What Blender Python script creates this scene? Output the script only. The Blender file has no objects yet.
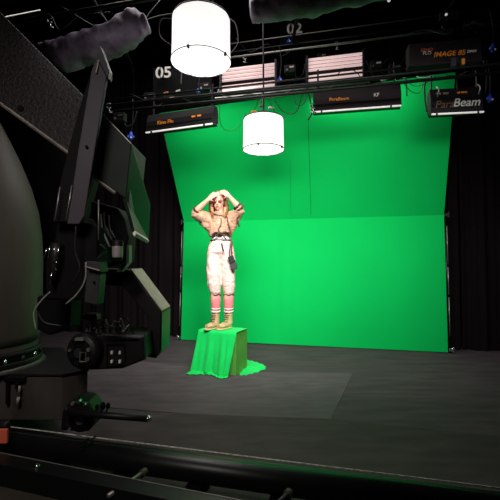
import bpy, bmesh, math, random
from mathutils import Vector, Matrix, noise
random.seed(4)
C = bpy.context.scene.collection
PI = math.pi

# ---------------------------------------------------------------- camera
F = 380.0
PITCH = math.atan(14 / F)
CAMZ = 1.35
cd = bpy.data.cameras.new('camera'); cam = bpy.data.objects.new('camera', cd); C.objects.link(cam)
cd.sensor_width = 36; cd.lens = 36 * F / 500; cd.clip_start = .05
cam.location = (0, 0, CAMZ); cam.rotation_euler = (PI / 2 + PITCH, 0, 0)
bpy.context.scene.camera = cam

def ray(px, py):
    x = (px - 250) / F; y = (250 - py) / F
    c, s = math.cos(PITCH), math.sin(PITCH)
    return Vector((x, c - y * s, s + y * c))
def at(px, py, Y):
    r = ray(px, py); return Vector((0, 0, CAMZ)) + r * (Y / r.y)
def atz(px, py, z):
    r = ray(px, py); return Vector((0, 0, CAMZ)) + r * ((z - CAMZ) / r.z)

UX, UY = math.cos(-.228), math.sin(-.228)      # direction along the screen
def U(p, t): return Vector((p.x + UX * t, p.y + UY * t, p.z))
def ulen(p, px, rot=-.228):
    k = (px - 250) / F; ux, uy = math.cos(rot), math.sin(rot)
    return (k * p.y - p.x) / (ux - k * uy)      # small pitch ignored

# ---------------------------------------------------------------- materials
def lin(c):
    c = c / 255
    return c / 12.92 if c <= .04045 else ((c + .055) / 1.055) ** 2.4
def mat(name, rgb, rough=.6, metal=0, var=0, scale=8, bump=0, bscale=30, stretch=(1, 1, 1), spec=.5, emit=0, sheen=0, coord='Object'):
    m = bpy.data.materials.new(name); m.use_nodes = True
    nt = m.node_tree; b = nt.nodes['Principled BSDF']
    col = [lin(v) for v in rgb] + [1]
    b.inputs['Base Color'].default_value = col
    b.inputs['Roughness'].default_value = rough; b.inputs['Metallic'].default_value = metal
    b.inputs['Specular IOR Level'].default_value = spec
    if sheen: b.inputs['Sheen Weight'].default_value = sheen
    if emit:
        b.inputs['Emission Color'].default_value = col; b.inputs['Emission Strength'].default_value = emit
    tc = nt.nodes.new('ShaderNodeTexCoord'); mp = nt.nodes.new('ShaderNodeMapping')
    mp.inputs['Scale'].default_value = stretch
    nt.links.new(tc.outputs[coord], mp.inputs[0])
    n = nt.nodes.new('ShaderNodeTexNoise'); n.inputs['Scale'].default_value = scale; n.inputs['Detail'].default_value = 5
    nt.links.new(mp.outputs[0], n.inputs['Vector'])
    v = max(var, .04)
    mr = nt.nodes.new('ShaderNodeMapRange'); mr.inputs['From Min'].default_value = .3; mr.inputs['From Max'].default_value = .7
    mr.inputs['To Min'].default_value = 1 - v; mr.inputs['To Max'].default_value = 1 + v
    nt.links.new(n.outputs[0], mr.inputs['Value'])
    mx = nt.nodes.new('ShaderNodeVectorMath'); mx.operation = 'SCALE'; mx.inputs[0].default_value = col[:3]
    nt.links.new(mr.outputs[0], mx.inputs['Scale']); nt.links.new(mx.outputs[0], b.inputs['Base Color'])
    if bump:
        n2 = nt.nodes.new('ShaderNodeTexNoise'); n2.inputs['Scale'].default_value = bscale; n2.inputs['Detail'].default_value = 3
        nt.links.new(mp.outputs[0], n2.inputs['Vector'])
        bp = nt.nodes.new('ShaderNodeBump'); bp.inputs['Strength'].default_value = bump; bp.inputs['Distance'].default_value = .02
        nt.links.new(n2.outputs[0], bp.inputs['Height']); nt.links.new(bp.outputs[0], b.inputs['Normal'])
    return m

M = dict(
    floor=mat('floor', (70, 60, 65), .7, var=.26, scale=2.6, bump=.1, bscale=14, stretch=(.7, 3, 1), spec=.2) ,
    mat_light=mat('mat_light', (84, 74, 79), .68, var=.2, scale=3.4, bump=.08, bscale=14, stretch=(1, 3, 1), spec=.2),
    mat_dark=mat('mat_dark', (60, 50, 52), .75, var=.28, scale=2.4, bump=.06, bscale=14, stretch=(1, 3, 1), spec=.25),
    black=mat('black_ceiling', (7, 6, 7), .9, spec=.1),
    curtain=mat('curtain', (20, 14, 16), .95, var=.2, scale=3, spec=.1, stretch=(4, 4, .3)),
    green=mat('green_fabric', (0, 188, 84), .85, var=.04, scale=1.2, bump=.08, bscale=3, spec=.12),
    green_cloth=mat('green_cloth', (16, 214, 96), .8, var=.08, scale=5, spec=.15, sheen=.1),
    green_box=mat('green_painted_box', (86, 158, 62), .7, var=.12, scale=6, spec=.3),
    tube=mat('black_tube', (14, 13, 14), .35, metal=.3, var=.2),
    pipe=mat('dark_pipe', (24, 20, 21), .5, metal=.3, var=.3, scale=12),
    chrome=mat('chrome', (205, 205, 205), .22, metal=1, var=.1),
    alu=mat('aluminium', (150, 146, 140), .4, metal=.7, var=.15, scale=20),
    white=mat('white_mark', (225, 220, 214), .6),
    orange=mat('orange_mark', (235, 140, 30), .6),
    red=mat('red_tag', (215, 96, 70), .6),
    blue=mat('blue_plug', (30, 70, 200), .45),
    cable=mat('cable', (13, 12, 13), .5, spec=.4),
    cable_grey=mat('grey_cable', (120, 118, 112), .5, spec=.4),
    fixture=mat('fixture_black', (18, 14, 16), .65, var=.25, scale=9, spec=.25),
    fixture_brown=mat('fixture_panel', (34, 26, 28), .75, var=.15, scale=9, spec=.2),
    tube_lamp=mat('fluorescent_tube', (228, 198, 196), .4, var=.05, emit=.72),
    strip=mat('bright_strip', (236, 228, 224), .4, emit=.45),
    lantern=mat('lantern_cloth', (255, 250, 246), .8, emit=1.0),
    lantern_low=mat('lantern_disc', (255, 252, 250), .8, emit=1.35),
    dusty=mat('rig_grey_paint', (62, 56, 50), .55, var=.16, scale=5, bump=.05, spec=.35, stretch=(1, 1, .4)),
    beam=mat('rig_speckled_paint', (28, 24, 24), .55, var=.9, scale=60, bump=.35, bscale=70, spec=.25),
    bar=mat('rig_bar_paint', (46, 39, 48), .6, var=.18, scale=6, spec=.4),
    rig=mat('rig_black', (17, 14, 15), .5, var=.3, scale=14, spec=.35),
    rig_dark=mat('rig_matte_black', (7, 6, 7), .7, var=.3, scale=14, spec=.12),
    rig_green=mat('rig_green_spill', (32, 42, 36), .42, var=.15, scale=4, spec=.6),  # green spill from the screen is put into this base colour
    rig_conn=mat('rig_connector_grey', (40, 40, 40), .55, var=.2, scale=20, spec=.3),
    wrist_grey=mat('wrist_grey', (190, 176, 178), .35, metal=.5, var=.15, scale=20),
    rail_edge=mat('rail_edge_highlight', (226, 216, 208), .45, metal=.2, var=.5, scale=30),
    edge=mat('pale_edge', (150, 140, 132), .45, metal=.2, var=.2, scale=20),
    carriage=mat('carriage_grey', (60, 56, 53), .5, var=.3, scale=7, bump=.08, spec=.4, stretch=(1, 1, .3)),
    rail=mat('rail_black', (14, 16, 16), .38, var=.2, spec=.35),
    bag_cloth=mat('cloth_sheen', (112, 98, 116), .5, var=.6, scale=6, bump=.9, bscale=9, spec=.4),  # black cloth whose purple sheen is put into the base colour
    skin=mat('skin', (226, 172, 146), .5, var=.07, scale=12, spec=.4),
    khaki=mat('khaki_jacket', (184, 146, 118), .85, var=.3, scale=10, bump=.8, bscale=14, spec=.2),
    khaki_dark=mat('khaki_dark', (74, 56, 48), .85, var=.2, scale=30, spec=.2),
    pants=mat('pale_trousers', (228, 198, 186), .85, var=.12, scale=14, bump=.3, bscale=16, spec=.2),
    shirt=mat('white_shirt', (235, 226, 220), .8),
    sock=mat('pink_sock', (232, 132, 134), .8, var=.1, scale=40, stretch=(.2, .2, 2)),
    sock_white=mat('cream_sock', (236, 216, 208), .8),
    boot=mat('boot', (196, 170, 122), .75, var=.25, scale=30, bump=.2),
    sole=mat('sole', (206, 186, 140), .7),
    hair=mat('hair', (122, 78, 48), .55, var=.45, scale=30, bump=.5, bscale=40, stretch=(3, 3, .4), spec=.4),
    hair_tip=mat('hair_tip', (186, 136, 88), .55, var=.3, scale=30, stretch=(3, 3, .4), spec=.4),
    goggles=mat('goggle_lens', (150, 36, 52), .15, spec=.7),
    lips=mat('lips', (176, 66, 66), .5),
    leather=mat('leather_bag', (40, 42, 38), .45, var=.2, scale=20, spec=.5),
    leather_brown=mat('leather_strap', (86, 50, 44), .5),
)

# ---------------------------------------------------------------- helpers
def link(name, me, m, parent=None, smooth=False):
    o = bpy.data.objects.new(name, me); C.objects.link(o)
    if m is not None:
        me.materials.append(m)
    if smooth:
        for p in me.polygons: p.use_smooth = True
    if parent is not None: o.parent = parent; 
    if parent is not None: o.matrix_parent_inverse = world(parent).inverted()
    return o
def world(o):
    w = o.matrix_basis.copy()
    while o.parent is not None:
        w = o.parent.matrix_basis @ o.matrix_parent_inverse @ w if False else (o.parent.matrix_basis @ o.matrix_parent_inverse @ w)
        o = o.parent
    return w
def fin(name, bm, m, parent=None, smooth=False, bevel=0):
    bmesh.ops.recalc_face_normals(bm, faces=bm.faces)
    me = bpy.data.meshes.new(name); bm.to_mesh(me); bm.free()
    o = link(name, me, m, parent, smooth)
    if bevel:
        b = o.modifiers.new('bevel', 'BEVEL'); b.width = bevel; b.segments = 2; b.limit_method = 'ANGLE'
    return o
def thing(name, label, cat, loc=(0, 0, 0), group=None):
    o = bpy.data.objects.new(name, None); C.objects.link(o); o.location = loc
    o.empty_display_size = .1
    return tag(o, label, cat, group)
def tag(o, label, cat, group=None):
    o['label'] = label; o['category'] = cat
    if group: o['group'] = group
    return o
def struct(o): o['kind'] = 'structure'; return o

def box(bm, c, s, rz=0, rx=0, ry=0):
    mt = Matrix.Translation(c) @ Matrix.Rotation(rz, 4, 'Z') @ Matrix.Rotation(ry, 4, 'Y') @ Matrix.Rotation(rx, 4, 'X') @ Matrix.Diagonal((s[0], s[1], s[2], 1))
    bmesh.ops.create_cube(bm, size=1, matrix=mt); return bm
def ball(bm, c, r, seg=16, rot=None):
    mt = Matrix.Translation(c) @ (rot or Matrix.Identity(4)) @ Matrix.Diagonal((r[0], r[1], r[2], 1))
    bmesh.ops.create_uvsphere(bm, u_segments=seg, v_segments=max(6, seg // 2 + 2), radius=1, matrix=mt); return bm
def loft(bm, pts, rad, seg=12, cap=True, up=None, fn=None):
    """tube along pts; rad per point is r or (ra, rb)"""
    pts = [Vector(p) for p in pts]; n = len(pts)
    if not isinstance(rad, (list, tuple)) : rad = [rad] * n
    elif len(rad) == 2 and n != 2: rad = [tuple(rad)] * n
    prev = None; rings = []
    for i, p in enumerate(pts):
        t = (pts[min(i + 1, n - 1)] - pts[max(i - 1, 0)]).normalized()
        if prev is None:
            a = Vector(up) if up else (Vector((1, 0, 0)) if abs(t.x) < .9 else Vector((0, 0, 1)))
        else: a = prev
        a = (a - t * a.dot(t)).normalized(); b = t.cross(a); prev = a
        r = rad[i]; ra, rb = (r, r) if not isinstance(r, (tuple, list)) else r
        ring = []
        for k in range(seg):
            th = 2 * PI * k / seg; q = 1 if fn is None else fn(i, th)
            ring.append(bm.verts.new(p + a * (ra * q * math.cos(th)) + b * (rb * q * math.sin(th))))
        rings.append(ring)
    for r0, r1 in zip(rings, rings[1:]):
        for k in range(seg):
            bm.faces.new((r0[k], r0[(k + 1) % seg], r1[(k + 1) % seg], r1[k]))
    if cap:
        bm.faces.new(rings[0][::-1]); bm.faces.new(rings[-1])
    return bm
def curve_pts(pts, n=6):
    P = [Vector(p) for p in pts]; P = [2 * P[0] - P[1]] + P + [2 * P[-1] - P[-2]]; out = []
    for i in range(1, len(P) - 2):
        for k in range(n):
            t = k / n; a, b, c, d = P[i - 1:i + 3]
            out.append(.5 * ((2 * b) + (c - a) * t + (2 * a - 5 * b + 4 * c - d) * t * t + (3 * b - a - 3 * c + d) * t ** 3))
    out.append(P[-2]); return out
def cable(name, pts, r, m, parent=None, seg=6):
    bm = bmesh.new(); loft(bm, curve_pts(pts), r, seg); return fin(name, bm, m, parent, True)
def prism(bm, front, ext):
    """front: polygon world points; ext: extrusion vector"""
    ext = Vector(ext); a = [bm.verts.new(p) for p in front]; b = [bm.verts.new(Vector(p) + ext) for p in front]
    bm.faces.new(a); bm.faces.new(b[::-1]); n = len(a)
    for i in range(n): bm.faces.new((a[i], b[i], b[(i + 1) % n], a[(i + 1) % n]))
    return bm
def poly(pix, Y): return [at(x, y, Y) for x, y in pix]
def text_mesh(name, s, size, loc, rz, m, parent=None, ext=.004, bold=0, ital=0, sx=1, flat_rx=PI / 2):
    cu = bpy.data.curves.new(name, 'FONT'); cu.body = s; cu.size = size; cu.extrude = ext; cu.offset = bold; cu.shear = ital
    cu.align_x = 'CENTER'; cu.align_y = 'CENTER'
    tmp = bpy.data.objects.new('tmp', cu); C.objects.link(tmp)
    dg = bpy.context.evaluated_depsgraph_get(); me = bpy.data.meshes.new_from_object(tmp.evaluated_get(dg))
    bpy.data.objects.remove(tmp)
    me.transform(Matrix.Translation(loc) @ Matrix.Rotation(rz, 4, 'Z') @ Matrix.Rotation(flat_rx, 4, 'X') @ Matrix.Diagonal((sx, 1, 1, 1)))
    me.materials.clear()
    return link(name, me, m, parent)
def remeshed(name, bm, m, parent, vox=.008, it=4, wrinkle=0, wscale=18, clip=None):
    me = bpy.data.meshes.new(name); bmesh.ops.recalc_face_normals(bm, faces=bm.faces); bm.to_mesh(me); bm.free()
    tmp = bpy.data.objects.new('tmp', me); C.objects.link(tmp)
    r = tmp.modifiers.new('r', 'REMESH'); r.mode = 'VOXEL'; r.voxel_size = vox
    s = tmp.modifiers.new('s', 'SMOOTH'); s.iterations = it; s.factor = .5
    dg = bpy.context.evaluated_depsgraph_get(); dg.update()
    out = bpy.data.meshes.new_from_object(tmp.evaluated_get(dg)); bpy.data.objects.remove(tmp)
    out.name = name
    if wrinkle:
        nn = [v.normal.copy() for v in out.vertices]
        for v, n in zip(out.vertices, nn):
            q = Vector((v.co.x * wscale, v.co.y * wscale, v.co.z * wscale * 1.6))
            v.co += n * (wrinkle * noise.turbulence(q, 2, True) - wrinkle * .5)
    out.materials.clear()
    return link(name, out, m, parent, True)

# ================================================================ SETTING
A0 = atz(181, 340, 0); B0 = atz(448, 353, 0)
sdir = (B0 - A0).normalized(); snorm = Vector((sdir.y, -sdir.x, 0))    # towards the camera
if snorm.y > 0: snorm = -snorm
bm = bmesh.new(); box(bm, (0, 3.5, -.05), (16, 15, .1)); struct(fin('floor', bm, M['floor']))
bm = bmesh.new(); box(bm, (0, 3.5, 6.25), (16, 15, .1)); struct(fin('ceiling', bm, M['black']))
wb = A0 - snorm * .7
bm = bmesh.new(); box(bm, (0, wb.y + 1.2, 3.1), (16, .1, 6.2)); struct(fin('wall_back', bm, M['black']))
bm = bmesh.new(); box(bm, (-8, 3.5, 3.1), (.1, 15, 6.2)); struct(fin('wall_left', bm, M['black']))
bm = bmesh.new(); box(bm, (8, 3.5, 3.1), (.1, 15, 6.2)); struct(fin('wall_right', bm, M['black']))
bm = bmesh.new(); box(bm, (0, -4, 3.1), (16, .1, 6.2)); struct(fin('wall_front', bm, M['black']))

def floor_mat(name, pix, z, m, label):
    bm = bmesh.new(); pts = [atz(x, y, z) for x, y in pix]
    prism(bm, [Vector((p.x, p.y, z)) for p in pts], (0, 0, -z + .0005))
    return tag(fin(name, bm, m), label, 'floor mat')
floor_mat('floor_mat', [(60, 352), (128, 360), (240, 372), (353, 373), (331, 419), (190, 414), (20, 400)], .004, M['mat_light'], 'lighter grey floor mat under the green box')
floor_mat('floor_mat', [(205, 404), (322, 418), (500, 436), (500, 500), (60, 500), (90, 425), (160, 417)], .003, M['mat_dark'], 'dark brownish floor mat beside the camera rail')

# curtains: pleated drops behind the screen
def curtain(s0, s1, label, ph):
    bm = bmesh.new(); base = A0 - snorm * .28; n = int((s1 - s0) * 42); cols = []
    for i in range(n + 1):
        s = s0 + (s1 - s0) * i / n
        w = .035 * math.sin(s * 19 + ph + 1.3 * math.sin(s * 3.1)) + .018 * math.sin(s * 43 + ph)
        col = []
        for k in range(9):
            z = 5.9 * k / 8; p = base + sdir * s + snorm * (w * (1.15 - .06 * k))
            col.append(bm.verts.new((p.x, p.y, z + .01)))
        cols.append(col)
    for a, b in zip(cols, cols[1:]):
        for k in range(8): bm.faces.new((a[k], b[k], b[k + 1], a[k + 1]))
    return tag(fin('stage_curtain', bm, M['curtain'], None, True), label, 'curtain')
curtain(-5.6, -.12, 'black pleated curtain left of the green screen behind the camera arm', 0)
curtain(-.09, 4.6, 'black pleated curtain hanging directly behind the green screen', 1)
curtain(4.63, 7.2, 'black pleated curtain at the right edge of the photo', 2)

# ---------------------------------------------------------------- green screen
gs = thing('green_screen', 'large green chroma key screen with lower wall and forward tilted top half', 'green screen', A0)
def vsolve(base, py):        # height of a pixel row above a floor point
    r = ray(250, py); return CAMZ + r.z * base.y / r.y
HF = (vsolve(A0, 222) + vsolve(B0, 215)) / 2
TL = at(159.5, 113, 6.29); TR = at(455.5, 72, 4.97)
FL = Vector((A0.x, A0.y, vsolve(A0, 222))) ; FR = Vector((B0.x, B0.y, vsolve(B0, 215)))
FL = at(184, 222, A0.y); FR = at(444, 215, B0.y)
def sheet(name, a, b, c, d, amp, ph, parent):
    bm = bmesh.new(); n, m_ = 90, 30; g = []
    nr = (b - a).cross(d - a).normalized()
    if nr.y > 0: nr = -nr
    for i in range(n + 1):
        row = []
        for j in range(m_ + 1):
            s, t = i / n, j / m_
            p = (a * (1 - s) + b * s) * (1 - t) + (d * (1 - s) + c * s) * t
            e = min(s, 1 - s, t, 1 - t); e = min(1, e * 8)
            w = amp * (.55 * noise.noise(Vector((s * 7 + ph, t * 1.6, ph))) + .5 * math.exp(-((s - .47) / .008) ** 2) - .4 * math.exp(-((s - .40) / .006) ** 2))
            row.append(bm.verts.new(p + nr * (w * e)))
        g.append(row)
    for i in range(n):
        for j in range(m_): bm.faces.new((g[i][j], g[i + 1][j], g[i + 1][j + 1], g[i][j + 1]))
    return fin(name, bm, M['green'], parent, True)
Z1 = Vector((0, 0, .01))
sheet('lower_fabric', A0 + Z1, B0 + Z1, FR, FL, .02, 0, gs)
sheet('upper_fabric', FL, FR, TR, TL, .02, 5, gs)
bk = -snorm * .03
for a, b in ((A0, FL), (FL, TL), (B0, FR), (FR, TR), (TL, TR)):
    o = (sdir * (-.02 if a in (A0, FL) and b is not FR else .02))
    if a is TL: o = Vector((0, 0, .02))
    bm = bmesh.new(); loft(bm, [a + o + bk + Z1 * 2, b + o + bk], .018, 10); fin('frame_tube', bm, M['tube'], gs, True)
for a, b, o in ((A0, FL, -.035), (B0, FR, .035)):
    for t0, t1 in ((.12, .4), (.42, .62), (.64, .92)):
        bm = bmesh.new(); loft(bm, [a.lerp(b, t0) + sdir * o, a.lerp(b, t1) + sdir * o], .0075, 8); fin('frame_highlight', bm, M['alu'], gs, True)  # bright rods stand in for highlights along the black tubes
for p, o in ((A0 + Vector((0, 0, .05)), -.04), (B0 + Vector((0, 0, .05)), .04), (FL, -.03), (FR, .03)):
    bm = bmesh.new(); box(bm, p + sdir * o, (.06, .05, .05), -.228); box(bm, p + sdir * o * 1.6 + Vector((0, -.03, 0)), (.03, .03, .09), -.228)
    fin('corner_bracket', bm, M['chrome'] if p.z < 1 else M['tube'], gs, bevel=.006)
# thin suspension line in front of the top panel
bm = bmesh.new(); loft(bm, [at(308, 118, 5.2), at(311, 215, 6.0)], .003, 5); tag(fin('rope', bm, M['cable'], None), 'thin dark rope hanging down over the middle of the green screen', 'rope')
bm = bmesh.new(); loft(bm, [at(290, 160, 5.8), at(291, 215, 6.1)], .002, 5); tag(fin('rope', bm, M['cable'], None), 'short faint rope on the green screen right of the smaller lantern', 'rope')

# ---------------------------------------------------------------- box and cloth
c0 = atz(236, 376, 0)
ang = -.40
ux = Vector((math.cos(ang), math.sin(ang), 0)); uy = Vector((-math.sin(ang), math.cos(ang), 0))
BW, BD, BH = .50, .34, at(236, 333, c0.y).z
bc = c0 - ux * BW / 2 + uy * BD / 2
bm = bmesh.new(); box(bm, (bc.x, bc.y, BH / 2), (BW, BD, BH), ang)
bx_ = tag(fin('green_box', bm, M['green_box'], bevel=.006), 'green painted wooden box the person stands on', 'box')
# draped cloth: over the top, down the front, spreading on the floor
bm = bmesh.new(); n = 60; prof = []
rows = []
def row_pt(s, k):
    # k: 0..1 top, 1..2 drop, 2..2.6 floor pool
    x = (s - .5) * (BW + .03)
    if k <= 1: v, z = BD * .9 * (1 - k) - .015 * k, BH + .008
    elif k <= 2:
        t = k - 1
        fl = 1 + .22 * t * (1.0 if s < .5 else .25); x *= fl; x -= .085 * t * max(0, (s - .7) / .3)
        fold = .018 * math.sin(s * 21 + 1.5 * t) + .012 * math.sin(s * 37 + 2)
        v = -.02 - .07 * t ** 1.5 - fold * t - (.05 * t * max(0, .3 - abs(s - .78)) / .3)
        z = BH * (1 - t) + .02 * t
    else:
        t = (k - 2) / .6
        x *= 1 + .22 * (1 if s < .5 else .25); x -= .085 * max(0, (s - .7) / .3)
        v = -.09 - .11 * t * (.6 + .4 * math.sin(s * 9 + 1)); z = .02 * (1 - t) + .006 + .008 * abs(math.sin(s * 30))
        x *= 1 + .06 * t
    return bc + ux * x + uy * (v - BD / 2) + Vector((0, 0, z))
ks = [i / 8 for i in range(8)] + [1 + i / 24 for i in range(24)] + [2 + .6 * i / 6 for i in range(7)]
for k in ks: rows.append([bm.verts.new(row_pt(i / n, k)) for i in range(n + 1)])
for a, b in zip(rows, rows[1:]):
    for i in range(n): bm.faces.new((a[i], a[i + 1], b[i + 1], b[i]))
gc = tag(fin('green_cloth', bm, M['green_cloth'], None, True), 'bright green cloth draped over the front of the box', 'cloth')
sm_ = gc.modifiers.new('thick', 'SOLIDIFY'); sm_.thickness = .003; sm_.offset = 1
q = [(240, 375), (246, 375), (252, 373.5), (259, 371.5), (266, 368.5), (265, 365.5), (259, 363), (253, 361), (248, 360), (240, 362)]
ring = [atz(x, y, .004) for x, y in q]; cen = sum(ring, Vector()) / len(ring); bm = bmesh.new(); rr_ = []
for lv in range(9):
    f = 1 - lv / 9; row = []
    for i in range(80):
        u = i / 80 * len(ring); a = ring[int(u) % len(ring)]; b = ring[(int(u) + 1) % len(ring)]
        p = cen + (a.lerp(b, u % 1) - cen) * f * (1 + .05 * math.sin(i * .9) * (lv < 2))
        p.z = .004 + (1 - f) ** .5 * .02 + .03 * max(0, noise.noise(Vector((p.x * 9 + p.y * 5, p.y * 14, 3)))) * min(1, lv / 1.5)
        row.append(bm.verts.new(p))
    rr_.append(row)
for a, b in zip(rr_, rr_[1:]):
    for i in range(80): bm.faces.new((a[i], a[(i + 1) % 80], b[(i + 1) % 80], b[i]))
bm.faces.new(rr_[-1])
tag(fin('green_cloth', bm, M['green_cloth'], None, True), 'loose green cloth lying on the floor at the right of the box', 'cloth')

# ================================================================ PERSON
PY = bc.y - .02
def pp(x, y, d=0): return at(x, y, PY + d)
root = thing('person', 'person in khaki jacket and pale baggy trousers shading the eyes with both hands', 'person', pp(219, 330))
body = bmesh.new()
# torso and neck
loft(body, [pp(220, 250), pp(220, 241), pp(220.3, 232), pp(220.3, 224), pp(220.3, 217, .0), pp(220, 214.5)],
     [(.14, .10), (.115, .085), (.125, .095), (.145, .10), (.135, .075), (.07, .055)], 20)
loft(body, [pp(220, 217, .01), pp(219.5, 211, 0), pp(219, 206, -.005)], [.058, .050, .055], 14)
# head
ball(body, pp(218.6, 200.2, 0), (.078, .094, .112), 24)
ball(body, pp(218.0, 206.0, -.035), (.052, .058, .050), 20)
ball(body, pp(217.6, 208.6, -.058), (.024, .024, .020), 14)
loft(body, [pp(217.6, 199.8, -.09), pp(217.3, 202, -.102), pp(217.1, 203.6, -.113), pp(217.4, 204.3, -.09)], [.010, .012, .016, .010], 10)
for sx_ in (-1, 1): ball(body, pp(218.6 + sx_ * 6.3, 202.2, .005), (.012, .022, .032), 12)
# arms
def hand(bm, wrist, mid, tips, thumb, palm_r=(.040, .018)):
    """palm from wrist to mid, fingers from mid through tips"""
    w, m_ = Vector(wrist), Vector(mid); d = (m_ - w).normalized()
    side = (Vector(tips[-1]) - Vector(tips[0])); side = (side - d * side.dot(d)).normalized()
    loft(bm, [w, w.lerp(m_, .5), m_], [(.026, .019), (.038, .017), (.040, .015)], 14, up=side)
    L = [.062, .074, .070, .055]
    for i, t in enumerate(tips):
        b = m_ + side * ((i - 1.5) * .0205); t = Vector(t); dd = (t - b).normalized()
        k1 = b + (d * .7 + dd * .3).normalized() * (L[i] * .5); k2 = k1 + dd * (L[i] * .5)
        loft(bm, [b - d * .02, b, k1, k2], [.0095, .0095, .0088, .0070], 8)
        ball(bm, k2, (.0072,) * 3, 8)
    tb = w.lerp(m_, .3) - side * .03; th = Vector(thumb)
    e = (th - tb).normalized(); loft(bm, [tb, tb + e * .035, tb + e * .062], [.013, .011, .0085], 8); ball(bm, tb + e * .062, (.0088,) * 3, 8)
def arm(sh, el, wr):
    sh, el, wr = map(Vector, (sh, el, wr))
    loft(body, [sh, sh.lerp(el, .4), el], [.050, .044, .037], 14)
    ball(body, el, (.038,) * 3, 14)
    loft(body, [el, el.lerp(wr, .35), wr], [.037, .038, .025], 14)
LS, LE, LW = pp(208.5, 218.5, .01), pp(194.5, 212.5, -.09), pp(208.2, 199.6, -.15)
RS, RE, RW = pp(232, 217.5, .01), pp(240.3, 209.5, -.09), pp(228.8, 195.8, -.145)
arm(LS, LE, LW); arm(RS, RE, RW)
hand(body, LW, pp(212.2, 196.0, -.15), [pp(217.5, 195.6, -.135), pp(217.2, 194, -.13), pp(216.4, 192.6, -.12), pp(215, 191.4, -.10)], pp(212.5, 201, -.13))
hand(body, RW, pp(225.3, 193.2, -.14), [pp(220.0, 194.6, -.13), pp(219.4, 192.8, -.13), pp(220, 191.2, -.12), pp(221, 190, -.10)], pp(224.2, 198, -.125))
# legs
FTL, FTR = pp(214, 327.5, 0), pp(226.5, 327.5, 0)
def leg(hip, kn, an):
    hip, kn, an = map(Vector, (hip, kn, an))
    loft(body, [hip, hip.lerp(kn, .5), kn, kn.lerp(an, .3), kn.lerp(an, .7), an], [.088, .078, .056, .056, .042, .034], 16)
leg(pp(214.5, 252), pp(214.5, 289, -.02), pp(215.5, 322, .02)); leg(pp(226, 252), pp(228, 289, -.02), pp(228.5, 322, .02))
remeshed('body', body, M['skin'], root, .0065, 3)

# face parts
for sx_ in (-1, 1):
    bm = bmesh.new(); ball(bm, pp(217.4 + sx_ * 2.5, 201.2, -.094), (.019, .008, .014), 12); fin('goggle_lens', bm, M['goggles'], root, True)
bm = bmesh.new(); R_ = .020
for sx_ in (-1, 1):
    c = pp(217.4 + sx_ * 2.5, 201.2, -.100)
    loft(bm, [c + Vector((math.cos(t) * R_, 0, math.sin(t) * R_ * .68)) for t in [2 * PI * k / 16 for k in range(17)]], .003, 6)
loft(bm, [pp(211.8, 201, .0), pp(213.4, 201, -.085)], .003, 6); loft(bm, [pp(221.4, 201, -.085), pp(224.8, 201, 0)], .003, 6)
fin('glasses', bm, M['tube'], root, True)
bm = bmesh.new(); ball(bm, pp(217.3, 206.6, -.092), (.018, .008, .0065), 12); fin('lips', bm, M['lips'], root, True)
for sx_ in (-1, 1):
    bm = bmesh.new(); c = pp(217.4 + sx_ * 2.6, 198.9, -.093)
    loft(bm, [c + Vector((-.014, .006, -.001)), c + Vector((0, -.002, .003)), c + Vector((.014, .006, -.001))], .0035, 6); fin('eyebrow', bm, M['hair'], root, True)

# hair: cap plus long locks
bm = bmesh.new()
ball(bm, pp(219.0, 198.9, .022), (.088, .092, .108), 20)
for sgn, x0, xs in ((-1, 212.8, (211.6, 211.2, 212.5, 213)), (1, 225.0, (226.0, 226.6, 226, 225))):
    for j in range(5):
        d = -.055 + .028 * j; o = sgn * (.3 * j)
        loft(bm, [pp(217.5 + sgn * 2, 192.5 + j * .3, d + .0), pp(x0 + o * .5, 197, d + .01), pp(xs[0] + o, 203, d + .0), pp(xs[1] + o, 209, d - .01), pp(xs[2] + o * .6, 214, d - .05), pp(xs[3] + o * .5, 217 + (j % 2) * 1.5, d - .085)],
             [.012, .019, .021, .022, .018, .006], 8)
for j in range(7):
    x = 213 + j * 2.1; loft(bm, [pp(219, 194, .07), pp(x, 203, .095), pp(x, 212, .10), pp(x, 221, .105)], [.03, .03, .028, .01], 8)
remeshed('hair', bm, M['hair'], root, .007, 2, .008, 30)
for sgn, x in ((-1, 211.6), (1, 225.6)):
    bm = bmesh.new()
    for j in range(3): loft(bm, [pp(x + j * .7 * -sgn, 207, -.08), pp(x + j * .7 * -sgn, 212, -.095), pp(x + j * .8 * -sgn, 216 + j, -.12)], [.006, .010, .003], 6)
    fin('hair_lock', bm, M['hair_tip'], root, True)

# jacket
bm = bmesh.new()
loft(bm, [pp(220.5, 236.5), pp(220.5, 234), pp(220.5, 229), pp(220.4, 222), pp(220.4, 217.5), pp(220.3, 215)],
     [(.150, .125), (.158, .130), (.165, .128), (.163, .120), (.15, .10), (.085, .085)], 24)
def sleeve(pts, rr): loft(bm, pts, rr, 16)
sleeve([LS + Vector((.02, 0, -.01)), LS.lerp(LE, .4) + Vector((0, 0, -.015)), LE + Vector((.008, 0, -.008)), LE.lerp(LW, .16)], [.085, .088, .068, .052])
sleeve([RS + Vector((-.02, 0, -.02)), RS.lerp(RE, .45) + Vector((0, 0, -.02)), RE + Vector((-.005, 0, -.005)), RE.lerp(RW, .18)], [.085, .085, .066, .05])
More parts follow.
